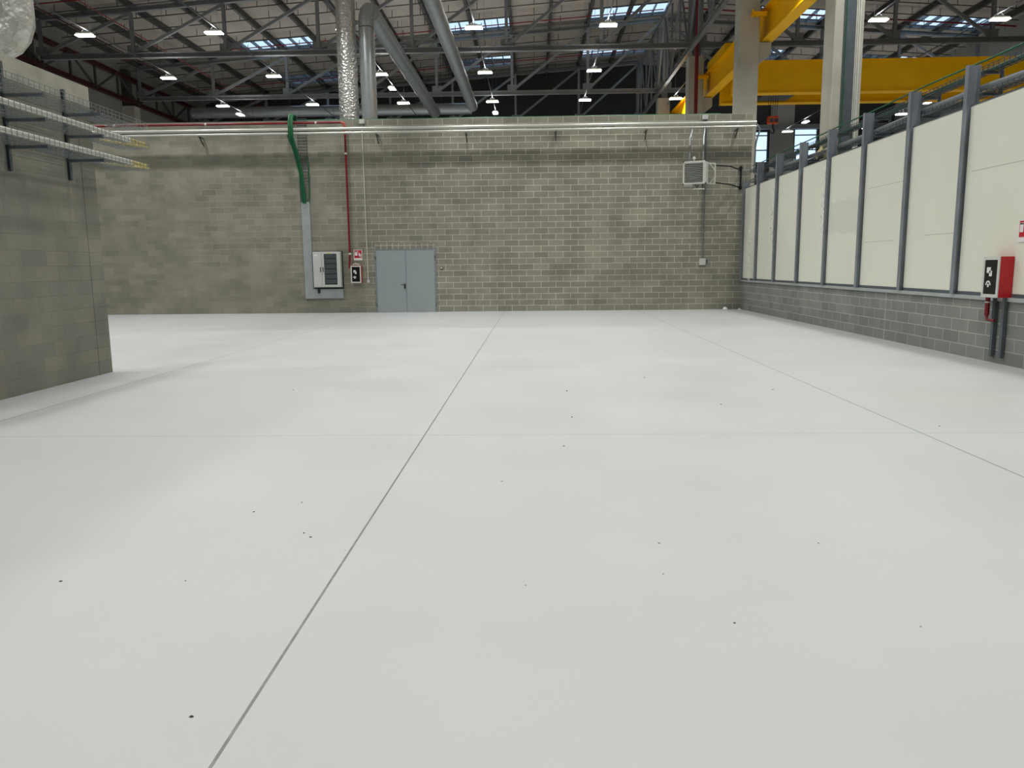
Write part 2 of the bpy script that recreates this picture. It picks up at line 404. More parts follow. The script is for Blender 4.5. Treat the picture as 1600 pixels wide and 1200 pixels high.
long_truss(7.40, 29.6, 58, 11.5, 15.2, 2.37, steel, steel, 'tall grey lattice truss running over the row of concrete columns')
# short stubs carrying the left truss
for y, l in ((38.7, 'near dark column stub under the red lattice truss on the left wall'), (48.0, 'farther dark column stub under the red lattice truss on the left wall')):
    t = thing('wall_column', l, 'column', (-24.1, y, 0))
    mkobj('shaft', MB().box(-24.49, -23.75, y-.35, y+.35, 0, 11.2), conc, t)
    mkobj('steel_head', MB().box(-24.49, -24.08, y-.25, y+.25, 11.2, 13.3), steel_dk, t)
# red pipes and conduits
def pipe(name, pts, r, m, label, cat, n=8, group=None):
    return tag(mkobj(name, MB().tube(pts, r, n), m, loc=pts[0]), label, cat, group)
pipe('sprinkler_pipe', [(-22.2, 20, 13.2), (-22.2, 58, 13.2)], .035, steel_red, 'red sprinkler pipe running lengthwise near the left hall wall', 'pipe')
pipe('sprinkler_pipe', [(-19.3, 20, 12.9), (-19.3, 58, 12.9)], .025, redp, 'thinner red sprinkler pipe running lengthwise above the leftmost lamp row', 'pipe')
for y, l in ((45.4, 'red sprinkler pipe crossing below the nearer rooflights'), (53.4, 'red sprinkler pipe crossing below the farther rooflights'), (36.2, 'red sprinkler pipe crossing the roof at the top of the picture')):
    pipe('sprinkler_pipe', [(-23, y, zroof(-23)-.25), (7.2, y, zroof(7.2)-.25)], .03, redp, l, 'pipe')
pipe('sprinkler_pipe', [(8.3, 45.3, zroof(8.3)-.25), (26.2, 45.3, zroof(26.2)-.25)], .045, redp, 'red sprinkler pipe crossing the roof right of the columns', 'pipe')
pipe('sprinkler_riser', [(7.60, 38.05, 0), (7.60, 38.05, 15.3)], .085, redp, 'red riser pipe climbing the third concrete column', 'pipe')
for q in range(7):
    a = (12.5+q*.45, 44.3, 10.9+.1*(q % 3)); b = (14.4+q*.45, 46.8, 12.6)
    pipe('sprinkler_branch', [a, b], .035, redp, f'{ORD[q]} slanting red branch pipe from the left, above the crane', 'pipe', 6, 'slanting red branch pipes above the crane')

# lamps
def make_lamp():
    t = thing('highbay_lamp', 'x', 'ceiling lamp', (0, 0, 0), 'highbay lamps hung in rows')
    mkobj('housing', MB().box(-.30, .30, -.13, .13, .0, .07).box(-.12, .12, -.07, .07, .07, .12), white_metal, t, bevel=.012)
    mkobj('diffuser', MB().box(-.33, .33, -.15, .15, -.045, -.002), lamp_glow, t, bevel=.015)
    mkobj('hanger', MB().tube([(-.2, 0, .07), (0, 0, .235)], .004, 5).tube([(.2, 0, .07), (0, 0, .235)], .004, 5), steel_dk, t)
    return t
LZ = 10.54
proto = make_lamp()
ld = bpy.data.lights.new('lamp_light', 'AREA'); ld.shape = 'RECTANGLE'; ld.size = .6; ld.size_y = .26; ld.energy = LAMP_W; ld.spread = math.radians(142); ld.color = (.985, 1, .975)
lu = bpy.data.lights.new('roof_fill_light', 'AREA'); lu.shape = 'RECTANGLE'; lu.size = .5; lu.size_y = .2; lu.energy = ROOF_FILL; lu.color = (1, .99, .96)  # added upward fill that brightens the roof, not part of the real lamps
rows = [(-17.3, 'leftmost lamp row'), (-12.25, 'second lamp row from the left'), (-7.17, 'third lamp row from the left, behind the round ducts'), (-2.23, 'fourth lamp row from the left'), (2.88, 'fifth lamp row from the left'), (7.85, 'lamp row by the concrete columns'), (13.0, 'first lamp row right of the columns'), (17.6, 'second lamp row right of the columns'), (22.7, 'third lamp row right of the columns')]
used = False
def lamp(x, y, z, rz, label):
    global used
    o = proto if not used else copy_tree(proto); used = True
    o.location = (x, y, z); o.rotation_euler = (0, 0, rz); o['label'] = label
    l = bpy.data.objects.new('lamp_light', ld); COL.objects.link(l); l.parent = o; l.location = (0, 0, -.05)
    l = bpy.data.objects.new('roof_fill_light', lu); COL.objects.link(l); l.parent = o; l.location = (0, 0, .13); l.rotation_euler = (math.pi, 0, 0)
for ri, (x, rn) in enumerate(rows):
    ys = [31.3, 38.25, 44.8]
    if ri in (5, 7): ys = [44.8] if ri == 5 else [31.5, 47.5]
    if ri == 8: ys = [50.5]
    if ri == 6: ys = [31.3]
    nm = {31.3: 'near', 31.5: 'near', 38.25: 'middle', 44.8: 'far', 47.5: 'far', 50.5: 'far'}
    for y in ys: lamp(x, y, LZ, 0, f'{nm[y]} lit highbay lamp of the {rn}')
    for q, y in enumerate([24.7, 18.1, 11.5, 4.9, -1.7]):
        if ri > 5 and q > 1: continue
        lamp(x, y, LZ, 0, f'lamp outside the picture, {ORD[q]} nearer than the {rn.split(",")[0]}')
    y1 = 47.6 if ri == 5 else (50 if x < 10 else 56.8)
    bb = thing('lamp_busbar', f'thin suspended busbar carrying the {rn}', 'busbar', (x, -4, LZ+.24), 'busbars carrying the lamp rows')
    for ya, yb in ([(-4, y1)] if ri != 5 else [(-4, 20.2), (21.1, 29.4), (39.6, 47.6)]): mkobj('bar', MB().tube([(x, ya, LZ+.235), (x, yb, LZ+.235)], .024, 6), galv_dark, bb)
    for y in [q_ for q_ in (-1.5, 5, 12, 18.5, 25, 31.7, 38.0, 45, 49.5) if ri != 5 or q_ not in (31.7, 38.0, 49.5)]: mkobj('suspension_wire', MB().tube([(x, y, LZ+.24), (x, y, zroof(x)+DECK+.01)], .006, 4), galv_dark, bb)
for x, y, l in ((-17.25, 47.3, 'turned lamp at the far end of the leftmost lamp row'), (-7.15, 41.2, 'turned lamp between the middle and far lamps behind the round ducts'),
                (-2.22, 48.0, 'turned lamp at the far end of the fourth lamp row'), (17.6, 52.7, 'turned lamp left of the nearest column above the far windows'),
                (22.6, 47, 'turned lamp at the right above the crane')):
    lamp(x, y, LZ, math.pi/2, l)
lamp(17.6, 56.3, LZ, 0, 'lamp hanging between the two far windows')
lamp(22.7, 55.4, LZ, 0, 'lamp just above the white boards behind the steel posts')

# ------------------------------------------------------------------ concrete columns
def column(y, l, top=11.25):
    t = thing('concrete_column', l, 'column', (7.74, y+.36, 0), 'row of concrete columns')
    mkobj('shaft', MB().box(7.38, 8.1, y, y+.72, 0, top), conc, t, bevel=.03)
    mb = MB(); z = 9.36
    mb.add([(8.1,y+.1,8.6),(8.1,y+.62,8.6),(8.55,y+.1,8.95),(8.55,y+.62,8.95),(8.1,y+.1,z),(8.1,y+.62,z),(8.55,y+.1,z),(8.55,y+.62,z)],
           [(0,1,3,2),(4,6,7,5),(0,2,6,4),(1,5,7,3),(2,3,7,6),(0,4,5,1)])
    mkobj('corbel', mb, conc, t)
    mkobj('steel_stub', MB().ibar((7.8, y+.36, top), (7.8, y+.36, 15.3), .34, .34, t=.03), steel, t)
    return t
column(20.3, 'nearest concrete column, carrying cable trunking, behind the white boards', 11.25)
column(29.5, 'concrete column standing at the right end of the block wall')
column(38.8, 'concrete column with the red riser pipe, third from the front')
column(48.1, 'farthest concrete column, short stub over the block wall')
# on the nearest column
tag(mkobj('cable_trunking', MB().box(7.60, 7.86, 20.24, 20.295, 0, 11), galv_dark, loc=(7.7, 20.27, 0)), 'flat metal cable trunking up the front of the nearest column', 'trunking')
for i, (x, r, m, l) in enumerate(((7.635, .012, green, 'green cable up the left of the column trunking'), (7.90, .016, white_cable, 'left pale conduit beside the column trunking'), (7.945, .016, white_cable, 'middle pale conduit beside the column trunking'), (7.99, .016, white_cable, 'right pale conduit beside the column trunking'))):
    y = 20.225 if i == 0 else 20.28
    pipe('riser_conduit', [(x, y, 0), (x, y, 11)], r, m, l, 'conduit', 6)

# ------------------------------------------------------------------ crane
t = thing('crane_runway_beam', 'yellow crane runway beam running lengthwise past the concrete columns', 'crane beam', (8.45, 20, 9.4))
mb = MB(); mb.ibar((8.42, 20, 9.95), (8.42, 57, 9.95), .42, 1.1, t=.05); mkobj('girder', mb, yellow, t)
mkobj('rail', MB().box(8.38, 8.46, 20, 57, 10.5, 10.56), steel_dk, t)
tag(mkobj('runway_bracket', MB().box(7.75, 8.28, 29.3, 29.46, 10.18, 10.32).box(7.75, 7.79, 29.22, 29.3, 10.12, 10.38), yellow, loc=(8.0, 29.4, 10.2)), 'yellow steel bracket bolted across the column at the wall end', 'bracket')
tag(mkobj('runway_bracket', MB().box(7.75, 8.28, 38.6, 38.76, 10.18, 10.32).box(7.75, 7.79, 38.52, 38.6, 10.12, 10.38), yellow, loc=(8.0, 38.7, 10.2)), 'yellow steel bracket on the column with the red riser pipe', 'bracket')
t = thing('bridge_crane', 'large yellow overhead bridge crane spanning the right part of the hall', 'crane', (8.8, 36, 8.9))
def girder(y0, y1, nm):
    mb = MB().box(8.75, 26.3, y0+.06, y1-.06, 8.93, 10.22); mb.box(8.75, 26.3, y0, y1, 8.88, 8.93); mb.box(8.75, 26.3, y0, y1, 10.2, 10.24)
    return mkobj('girder', mb, yellow, t)
girder(35.75, 36.25, 0); girder(37.9, 38.4, 1)
mkobj('end_truck', MB().box(8.25, 8.95, 35.4, 38.8, 10.58, 10.9), yellow, t, bevel=.03)
mkobj('hoist_trolley', MB().box(10.3, 11.7, 36.3, 37.85, 8.95, 9.5), steel_dk, t)
for i in range(5): mkobj('hoist_rope', MB().tube([(10.65+.11*i, 37.0, 8.95), (10.70+.08*i, 37.0, 8.0)], .012, 4), black, t)
mb = MB().box(10.64, 11.12, 36.85, 37.15, 7.78, 8.12)
orange = mat('orange_hook_paint', (205,70,25), .45, 0, .1, 6)
hb = mkobj('hook_block', mb, orange, t, bevel=.05)
mkobj('sheave', MB().tube([(10.78, 36.82, 7.92), (10.78, 37.18, 7.92)], .1, 12).tube([(11.0, 36.82, 7.92), (11.0, 37.18, 7.92)], .1, 12), steel_dk, hb)
pts = [(10.9, 37, 7.8), (10.9, 37, 7.62), (10.97, 37, 7.5), (10.92, 37, 7.38), (10.81, 37, 7.4), (10.79, 37, 7.48)]
mkobj('hook', MB().tube(pts, [.04, .04, .045, .045, .03, .02], 8), black, hb)

# ------------------------------------------------------------------ ducts
def corr(pts_fn, r, n_seg, amp):
    pts = []; rr = []
    for i in range(n_seg+1):
        pts.append(pts_fn(i/n_seg)); rr.append(r+(amp if i % 2 else 0))
    return pts, rr
p, rr = corr(lambda u: (-6.36, 27.9, 12.5*u), .325, 130, .012)
tag(mkobj('foil_duct', MB().tube(p, rr, 20), foil, loc=(-6.36, 27.9, 0)), 'crinkled foil wrapped vertical duct rising behind the block wall', 'duct')
# spiral duct with elbow
cx, cy, ct = -5.65, 27.9, 10.35
pth = [(cx, cy, 9.6*i/60) for i in range(61)]
R_ = .75
for a in range(1, 9):
    th = math.pi/2*a/8; pth.append((cx, cy+R_*(1-math.cos(th)), 9.6+R_*math.sin(th)))
t = thing('spiral_duct', 'galvanised spiral duct rising behind the wall and elbowing away from us', 'duct', (cx, cy, 0))
rr = [.262+(.018 if i % 2 else 0) for i in range(61)]+[.27]*8
mkobj('riser', MB().tube(pth[:61], rr[:61], 20), spiral, t)
mkobj('elbow', MB().tube(pth[60:], .275, 20, smooth=False), spiral, t)
n = 30; mkobj('run', MB().tube([(cx, cy+R_+18*i/n, 10.35) for i in range(n+1)], [.30+(.015 if i % 5 == 0 else 0) for i in range(n+1)], 20), spiral, t)
n = 40
tag(mkobj('spiral_duct', MB().tube([(-2.86, 15+23.5*i/n, 9.05) for i in range(n+1)], [.235+(.014 if i % 3 == 0 else 0) for i in range(n+1)], 18), spiral, loc=(-2.86, 15, 9.05)), 'long straight spiral duct running away from us toward the wall top', 'duct')
cd = tag(mkobj('cross_duct', MB().tube([(-22.5, 53, 11.75), (-4, 53, 11.75)], .36, 20), spiral, loc=(-22.5, 53, 11.75)), 'horizontal grey duct far back, just above the block wall on the left', 'duct')
for x in (-21, -16, -11, -6): mkobj('hanger', MB().bar((x, 53, 12.1), (x, 53, zroof(x)+DECK+.01), .03), steel_dk, cd)
# elbow over the left wall
pts = [(-6.74, 10.6, 6.3), (-6.74, 10.6, 4.86)]
for a in range(1, 5):
    th = math.radians(22*a-11); pts.append((-7.06+.325*math.cos(th), 10.6, 4.81-.325*math.sin(th)))
pts.append((-7.2, 10.6, 4.48)); pts.append((-7.9, 10.6, 4.48))
tag(mkobj('foil_duct', MB().tube(pts, .205, 14, smooth=False), foil_flat, loc=(-7.0, 10.6, 5)), 'foil wrapped duct elbow bending above the left block wall', 'duct')

# ------------------------------------------------------------------ cable trays on the left wall
def basket(mb, x0, x1, y0, y1, z, hgt, r=.003, cross=.1, along=.06):
    n = int((y1-y0)/cross)
    for i in range(n+1):
        y = y0+(y1-y0)*i/n
        mb.bar((x0, y, z), (x1, y, z), 2*r); mb.bar((x0, y, z), (x0, y, z+hgt), 2*r); mb.bar((x1, y, z), (x1, y, z+hgt), 2*r)
    m = int((x1-x0)/along)
    for j in range(m+1):
        x = x0+(x1-x0)*j/m; mb.bar((x, y0, z), (x, y1, z), 2*r)
    for zz in (z+hgt/2, z+hgt): mb.bar((x0, y0, zz), (x0, y1, zz), 2*r); mb.bar((x1, y0, zz), (x1, y1, zz), 2*r)
    return mb
AX = -5.93
lv = [(3.67, 'topmost'), (3.38, 'middle'), (3.06, 'lowest')]
for y, nm, z0, z1 in ((9.68, 'near', 2.76, 4.05), (10.94, 'far', 2.78, 3.99)):
    t = thing('tray_bracket', f'{nm} slotted steel upright on the left wall with three arms', 'bracket', (LX, y, z0), 'tray brackets on the left wall')
    mkobj('upright', MB().cbar((LX+.022, y, z0), (LX+.022, y, z1), .042, .042, up=(1,0,0)).bar((LX+.035, y+.017, z0), (LX+.035, y+.017, z1), .012, .008).bar((LX+.035, y-.017, z0), (LX+.035, y-.017, z1), .012, .008), galv_dark, t)
    for z, _ in lv:
        mkobj('arm', MB().bar((LX+.045, y, z-.02), (AX, y, z-.02), .04, .036).bar((AX, y, z-.02), (AX+.01, y, z-.02), .05, .05), galv_dark, t)
for z, nm in lv:
    t = mkobj('cable_tray', basket(MB(), LX+.06, AX-.01, 6.6, 12.28, z+.004, .085 if nm != 'topmost' else .1, .0026), galv, loc=(-6.1, 6.6, z))
    tag(t, f'{nm} wire basket cable tray on the left block wall', 'cable tray', 'wire cable trays on the left wall')
    if nm != 'topmost':
        for q, xo, l in ((0, AX-.035, 'at the outer edge'), (1, AX-.20, 'in the middle')):
            if q == 0:
                tag(mkobj('cable_bundle', MB().tube([(xo, 6.8, z+.042), (xo, 11.75, z+.042)], .02, 8).tube([(xo, 6.8, z+.075), (xo, 11.75, z+.075)], .018, 8), white_cable, loc=(xo, 6.8, z)), f'pale tube pair {l} of the {nm} tray', 'cable')  # pale tubes forming the white band along the tray's outer side
                tag(mkobj('cable_end', MB().tube([(xo, 11.75, z+.042), (xo+.005, 12.25, z+.038)], .02, 8).tube([(xo, 11.75, z+.075), (xo+.004, 12.2, z+.07)], .016, 8), yel_cable, loc=(xo, 11.75, z)), f'yellowish cable end sticking out of the {nm} tray', 'cable')
            else:
                tag(mkobj('cable_end', MB().tube([(xo-.15, 11.5, z+.03), (xo-.05, 11.8, z+.03), (xo+.1, 12.2, z+.03)], .018, 8), yel_cable, loc=(xo, 11.5, z)), f'loose yellow cable lying slantwise in the end of the {nm} tray', 'cable')

# ------------------------------------------------------------------ things on the back wall
PY = WY-.34
for z, r, l in ((6.06, .05, 'upper of the two long silver pipes along the back wall'), (5.93, .04, 'lower of the two long silver pipes along the back wall')):
    pipe('silver_pipe', [(-17, PY, z), (7.25, PY, z)], r, mat('aluminium_pipe_cladding', (208,208,200), .35, .5, .04, 3), l, 'pipe', 12)
for i in range(7):
    x = -11.05+2.95*i
    t = thing('pipe_bracket', f'{ORD[i]} small dark pipe bracket from the left under the silver pipes', 'bracket', (x, WY, 5.86), 'brackets under the silver pipes')
    mkobj('arm', MB().bar((x, WY, 5.86), (x, PY-.06, 5.86), .05, .03), steel_dk, t)
    mkobj('strut', MB().bar((x, WY-.01, 5.62), (x, PY+.02, 5.84), .035, .02), steel_dk, t)
# silver pipe dropping at the wall end
pipe('silver_pipe', [(7.25, PY, 6.0), (7.38, PY, 5.85), (7.32, PY+.1, 5.6), (7.30, PY+.2, 5.4), (7.3, PY+.25, 4.5), (7.45, PY+.2, 4.35)], .03, galv, 'thin silver pipe bent down past the end of the block wall', 'pipe')
# red fire pipe
ry = WY-.12
pts = [(-16.5, ry, 6.30), (-6.36, ry, 6.30), (-6.29, ry, 6.28), (-6.25, ry, 6.22), (-6.245, ry, 6.12), (-6.245, ry, 1.95), (-6.27, ry-.02, 1.55), (-6.2, ry-.02, 1.45)]
t = thing('fire_pipe', 'red fire water pipe along the back wall turning down to the hose cabinet', 'pipe', (-6.25, ry, 1.5))
mkobj('pipe_run', MB().tube(pts, .036, 10), redp, t)
for a, b in (((-10.9, 6.30), 0), ((-7.2, 6.30), 0), ((-14, 6.3), 0)):
    mkobj('coupling', MB().tube([(a[0]-.03, ry, a[1]), (a[0]+.03, ry, a[1])], .044, 10), white_metal, t)
for z in (5.3, 2.0): mkobj('coupling', MB().tube([(-6.245, ry, z-.03), (-6.245, ry, z+.03)], .045, 10), white_metal, t)
mkobj('elbow', MB().tube([(-6.36, ry, 6.30), (-6.29, ry, 6.28), (-6.25, ry, 6.22), (-6.245, ry, 6.14)], .043, 10), mat('pale_red_fitting', (175,80,70), .4, 0, .1, 5), t)
mkobj('valve', MB().box(-6.30, -6.2, ry-.06, ry+.04, 1.40, 1.5), mat('brass_fitting', (150,140,110), .4, .6, .1, 10), t)
# green cables
t = thing('cable_bundle', 'thick green cable bundle hanging down the back wall into the grey trunking', 'cable', (-7.75, WY, 3.7))
for j in range(7):
    ox = (j-3)*.022; oy = (j % 2)*.03
    pts = [(-7.98+ox, WY+.2, 6.43), (-7.97+ox, WY+.02, 6.55), (-7.97+ox, WY-.25-oy, 6.55), (-7.97+ox, WY-.43-oy, 6.3), (-7.96+ox, WY-.45-oy, 5.8), (-7.86+ox, WY-.3-oy, 5.3), (-7.78+ox*.8, WY-.14-oy, 4.7), (-7.72+ox*.8, WY-.08-oy, 3.7)]
    mkobj('cable', MB().tube(pts, .02, 6), green, t)
pipe('green_cable', [(-7.62, WY-.08, 5.2), (-7.55, WY-.07, 5.1), (-7.52, WY-.06, 4.8), (-7.56, WY-.06, 3.7)], .018, green, 'single thin green cable right of the thick green bundle', 'cable', 6)
tag(mkobj('vertical_cable_tray', basket(MB(), 0, .3, 0, 2.72, 0, .05, .004), galv_dark, loc=(0, 0, 0)), 'vertical wire basket tray behind the green cables on the back wall', 'cable tray')
vt = bpy.data.objects['vertical_cable_tray']; vt.rotation_euler = (math.radians(90), 0, 0); vt.location = (-7.86, WY-.01, 3.74)
pipe('green_cable', [(-7.9, WY+.12, 6.425), (-4, WY+.12, 6.425), (1, WY+.14, 6.425), (6.2, WY+.12, 6.425)], .022, green, 'thin green cable lying along the top of the block wall', 'cable', 6)
# trunking
t = thing('wall_trunking', 'light grey metal trunking down the back wall with a wide foot plate', 'trunking', (-7.7, WY, .52))
tr_m = mat('zinc_trunking', (166,173,176), .45, .3, .12, 2.5)
mkobj('channel', MB().box(-7.84, -7.56, WY-.09, WY, .82, 3.74), tr_m, t, bevel=.004)
mkobj('foot_plate', MB().box(-7.84, -6.53, WY-.10, WY, .50, .82), tr_m, t, bevel=.004)
# electrical cabinet
t = thing('electrical_cabinet', 'grey electrical cabinet with a dark glazed door on the back wall', 'cabinet', (-7.05, WY, .86))
cab = mat('cabinet_grey_enamel', (196,198,194), .4, 0, .02, 3)
y0 = WY-.24
mkobj('body', MB().box(-7.50, -6.55, y0+.02, WY-.02, .88, 2.08), cab, t, bevel=.01)
mkobj('shadow_gap_plate', MB().box(-7.53, -6.52, WY-.02, WY, .83, 2.1), black, t)  # black plate painting in the shadow gap around the cabinet
mkobj('door', MB().box(-7.49, -7.20, y0, y0+.02, .90, 2.06), cab, t, bevel=.003)
d2 = mkobj('glazed_door', MB().box(-7.19, -7.11, y0, y0+.02, .90, 2.06).box(-6.68, -6.56, y0, y0+.02, .90, 2.06).box(-7.11, -6.68, y0, y0+.02, .90, .97).box(-7.11, -6.68, y0, y0+.02, 2.0, 2.06), cab, t)
mkobj('pane', MB().box(-7.11, -6.68, y0+.006, y0+.014, .97, 2.0), glass_dark, d2)
mb = MB()
for k_ in range(6): mb.box(-7.09, -6.70, y0+.0, y0+.006, 1.0+.172*k_, 1.0+.172*k_+.148)
mkobj('module_row', mb, mat('module_strip_grey', (70,78,80), .3, 0, .15, 12), d2)
for x in (-7.24, -7.15): mkobj('handle', MB().box(x-.012, x+.012, y0-.02, y0, 1.4, 1.56), black, t)
mkobj('warning_label', MB().box(-7.0, -6.88, y0-.001, y0, 2.02, 2.05), mat('label_yellow', (200,190,70), .5), t)
mkobj('data_label', MB().box(-7.45, -7.33, y0-.001, y0, 1.93, 1.99), sign_white, t)
pipe('cable_gland', [(-7.36, WY-.12, .9), (-7.36, WY-.12, .68)], .045, black, 'short black cable gland under the electrical cabinet', 'cable gland')
# signs
def hose_sign(face, x, z, w_, h_, label):
    """face: 'y' on the back wall, 'x' on the right wall; u runs to the viewer's right"""
    def P(u, v, d):
        return (x+u, WY-d, z+v) if face == 'y' else (RX-d, x-u, z+v)
    def rect(mb, u0, u1, v0, v1, d0, d1):
        c = [P(u, v, d) for d in (d0, d1) for u, v in ((u0, v0), (u1, v0), (u1, v1), (u0, v1))]
        return mb.add(c, [(3,2,1,0), (4,5,6,7), (0,1,5,4), (1,2,6,5), (2,3,7,6), (3,0,4,7)])
    t = thing('fire_hose_sign', label, 'sign', P(w_/2, 0, 0))
    mkobj('plate', rect(MB(), 0, w_, 0, h_, .0, .006), sign_white, t)
    mkobj('red_field', rect(MB(), .02, w_-.02, h_*.22, h_-.02, .006, .009), sign_red, t)
    mb = MB(); a, b = w_*.14, h_*.28
    rect(mb, a, a+w_*.30, b+h_*.16, b+h_*.56, .009, .012)          # reel
    rect(mb, a, a+w_*.42, b+h_*.5, b+h_*.58, .009, .012)
    rect(mb, a+w_*.44, a+w_*.56, b, b+h_*.42, .009, .012)        # hose
    rect(mb, a+w_*.44, a+w_*.72, b, b+h_*.10, .009, .012)
    rect(mb, a+w_*.6, a+w_*.72, b+h_*.05, b+h_*.32, .009, .012)
    mkobj('pictogram', mb, sign_white, t)
hose_sign('y', -6.14, 1.78, .29, .36, 'red and white fire hose sign above the hose cabinet on the back wall')
hose_sign('x', 11.62, 1.80, .26, .32, 'red and white fire hose sign at the right edge above the red cabinet')
# hose cabinets
def hose_cab(face, x, z, w_, h_, dp, label):
    def P(u, v, d):
        return (x+u, WY-d, z+v) if face == 'y' else (RX-d, x-u, z+v)
    def rect(mb, u0, u1, v0, v1, d0, d1):
        c = [P(u, v, d) for d in (d0, d1) for u, v in ((u0, v0), (u1, v0), (u1, v1), (u0, v1))]
        return mb.add(c, [(3,2,1,0), (4,5,6,7), (0,1,5,4), (1,2,6,5), (2,3,7,6), (3,0,4,7)])
    return rect, P
def build_hose(face, x, z, w_, h_, dp, label, d0=0):
    rect, P = hose_cab(face, x, z, w_, h_, dp, label)
    t = thing('fire_hose_cabinet', label, 'cabinet', P(w_/2, 0, 0))
    mkobj('body', rect(MB(), 0, w_, 0, h_, d0, dp), mat('cabinet_red_enamel', (186,22,30), .35, 0, .04, 4), t, bevel=.006)
    f = .045*w_/.4; fr = MB()
    for a in ((0, w_, 0, f), (0, w_, h_-f, h_), (0, f, f, h_-f), (w_-f, w_, f, h_-f)): rect(fr, *a, dp, dp+.014)
    fm = mkobj('door_frame', fr, white_metal, t)
    mkobj('pane', rect(MB(), f, w_-f, f, h_-f, dp, dp+.006), mat('black_glass', (20,22,20), .1, 0, .1, 3), fm)
    mb = MB(); a = w_*.2
    rect(mb, a+.02, a+w_*.28, h_*.6, h_*.74, dp+.006, dp+.009); rect(mb, a+w_*.2, a+w_*.36, h_*.52, h_*.66, dp+.006, dp+.009)
    n = 12; c = (a+w_*.18, h_*.3)
    for i in range(n):
        th0, th1 = math.pi*i/n, math.pi*(i+1)/n; r0, r1 = w_*.10, w_*.16
        q = [(c[0]+r_*math.cos(tt), c[1]+r_*math.sin(tt)) for r_, tt in ((r0, th0), (r1, th0), (r1, th1), (r0, th1))]
        mb.add([P(u, v, dp+.0085) for u, v in q], [(0,1,2,3)])
    rect(mb, c[0]-.02, c[0]+.02, c[1]-.03, c[1]+.02, dp+.006, dp+.009)
    mkobj('sticker', mb, sign_white, fm)
    return t
build_hose('y', -6.22, 1.02, .35, .58, .2, 'red fire hose cabinet with white framed dark door on the back wall')
tag(mkobj('crumpled_scrap', MB().tube([(-6.16, WY-.12, 1.615), (-6.08, WY-.14, 1.66), (-5.98, WY-.12, 1.64), (-5.92, WY-.13, 1.62)], [.025, .04, .035, .02], 8), mat('scuffed_white_rag', (180,180,172), .8, 0, .3, 30), loc=(-6.05, WY-.12, 1.6)), 'small crumpled pale scrap on top of the back wall hose cabinet', 'scrap')
RC = build_hose('x', 12.08, 1.0, .42, .60, .20, 'red fire hose cabinet on two grey legs by the low right wall', .0)
for y in (11.98, 11.74):
    tag(mkobj('support_leg', MB().cbar((RX-.04, y, .1), (RX-.04, y, 1.0), .05, .06, up=(0,1,0)), galv_dark, loc=(RX-.04, y, .1)), f"{'left' if y > 11.8 else 'right'} grey channel leg below the right red cabinet", 'support', 'legs below the right cabinet')
t = thing('fire_pipe', 'short red pipe stub hanging under the right red cabinet', 'pipe', (RX-.1, 12.05, .7))
mkobj('pipe_run', MB().tube([(RX-.12, 12.045, .998), (RX-.12, 12.045, .72)], .034, 12), redp, t)
mkobj('band', MB().tube([(RX-.12, 12.045, .91), (RX-.12, 12.045, .93)], .037, 12), white_metal, t)
mkobj('fitting', MB().tube([(RX-.12, 12.045, .72), (RX-.12, 12.03, .66), (RX-.1, 11.98, .65), (RX-.08, 11.9, .65)], .022, 8), redp, t)
# thin conduit left of the door
t = thing('conduit', 'thin pale conduit running down the back wall left of the door', 'conduit', (-5.67, WY, 1.0))
mkobj('tube', MB().tube([(-5.69, WY-.03, 6.3), (-5.67, WY-.03, 1.1)], .014, 8), white_cable, t)
mkobj('junction_box', MB().box(-5.77, -5.6, WY-.08, WY, 6.26, 6.4), cab, t, bevel=.008)
mkobj('end_box', MB().box(-5.71, -5.62, WY-.05, WY, 1.02, 1.12), cab, t, bevel=.006)
# alarm device right of the door
t = thing('wall_button', 'small round wall device right of the door', 'button', (-3.14, WY, 1.5))
mkobj('base', MB().tube([(-3.14, WY, 1.5), (-3.14, WY-.03, 1.5)], .05, 16), mat('device_brown', (110,80,60), .5), t)
mkobj('cap', MB().tube([(-3.14, WY-.03, 1.5), (-3.14, WY-.06, 1.5)], .03, 16), white_metal, t)
# door
fr = MB(); w_ = .05
fr.box(DX0, DX0+w_, WY-.03, WY+.12, 0, DZ).box(DX1-w_, DX1, WY-.03, WY+.12, 0, DZ).box(DX0+w_, DX1-w_, WY-.03, WY+.12, DZ-w_, DZ)
dr = struct('door_1', fr, mat('door_frame_grey', (128,137,142), .45, 0, .02, 2))
mid = -4.36
mkobj('door_leaf', MB().box(DX0+w_+.004, mid-.004, WY-.04, WY+.02, .01, DZ-w_-.004), door_m, dr, bevel=.004)
lf = mkobj('door_leaf', MB().box(mid+.004, DX1-w_-.004, WY-.036, WY+.02, .01, DZ-w_-.004), door_m, dr, bevel=.004)
mkobj('seal', MB().box(mid-.004, mid+.004, WY-.03, WY, .01, DZ-w_), black, dr)
mkobj('handle', MB().box(mid-.075, mid-.025, WY-.05, WY-.04, .80, .98).tube([(mid-.05, WY-.05, .94), (mid-.05, WY-.10, .94), (mid-.17, WY-.10, .94)], .012, 8), black, dr)
for x in (DX0+.02, DX1-.02):
    for z in (.25, 1.85): mkobj('hinge', MB().tube([(x, WY-.045, z-.06), (x, WY-.045, z+.06)], .012, 8), galv_dark, dr)

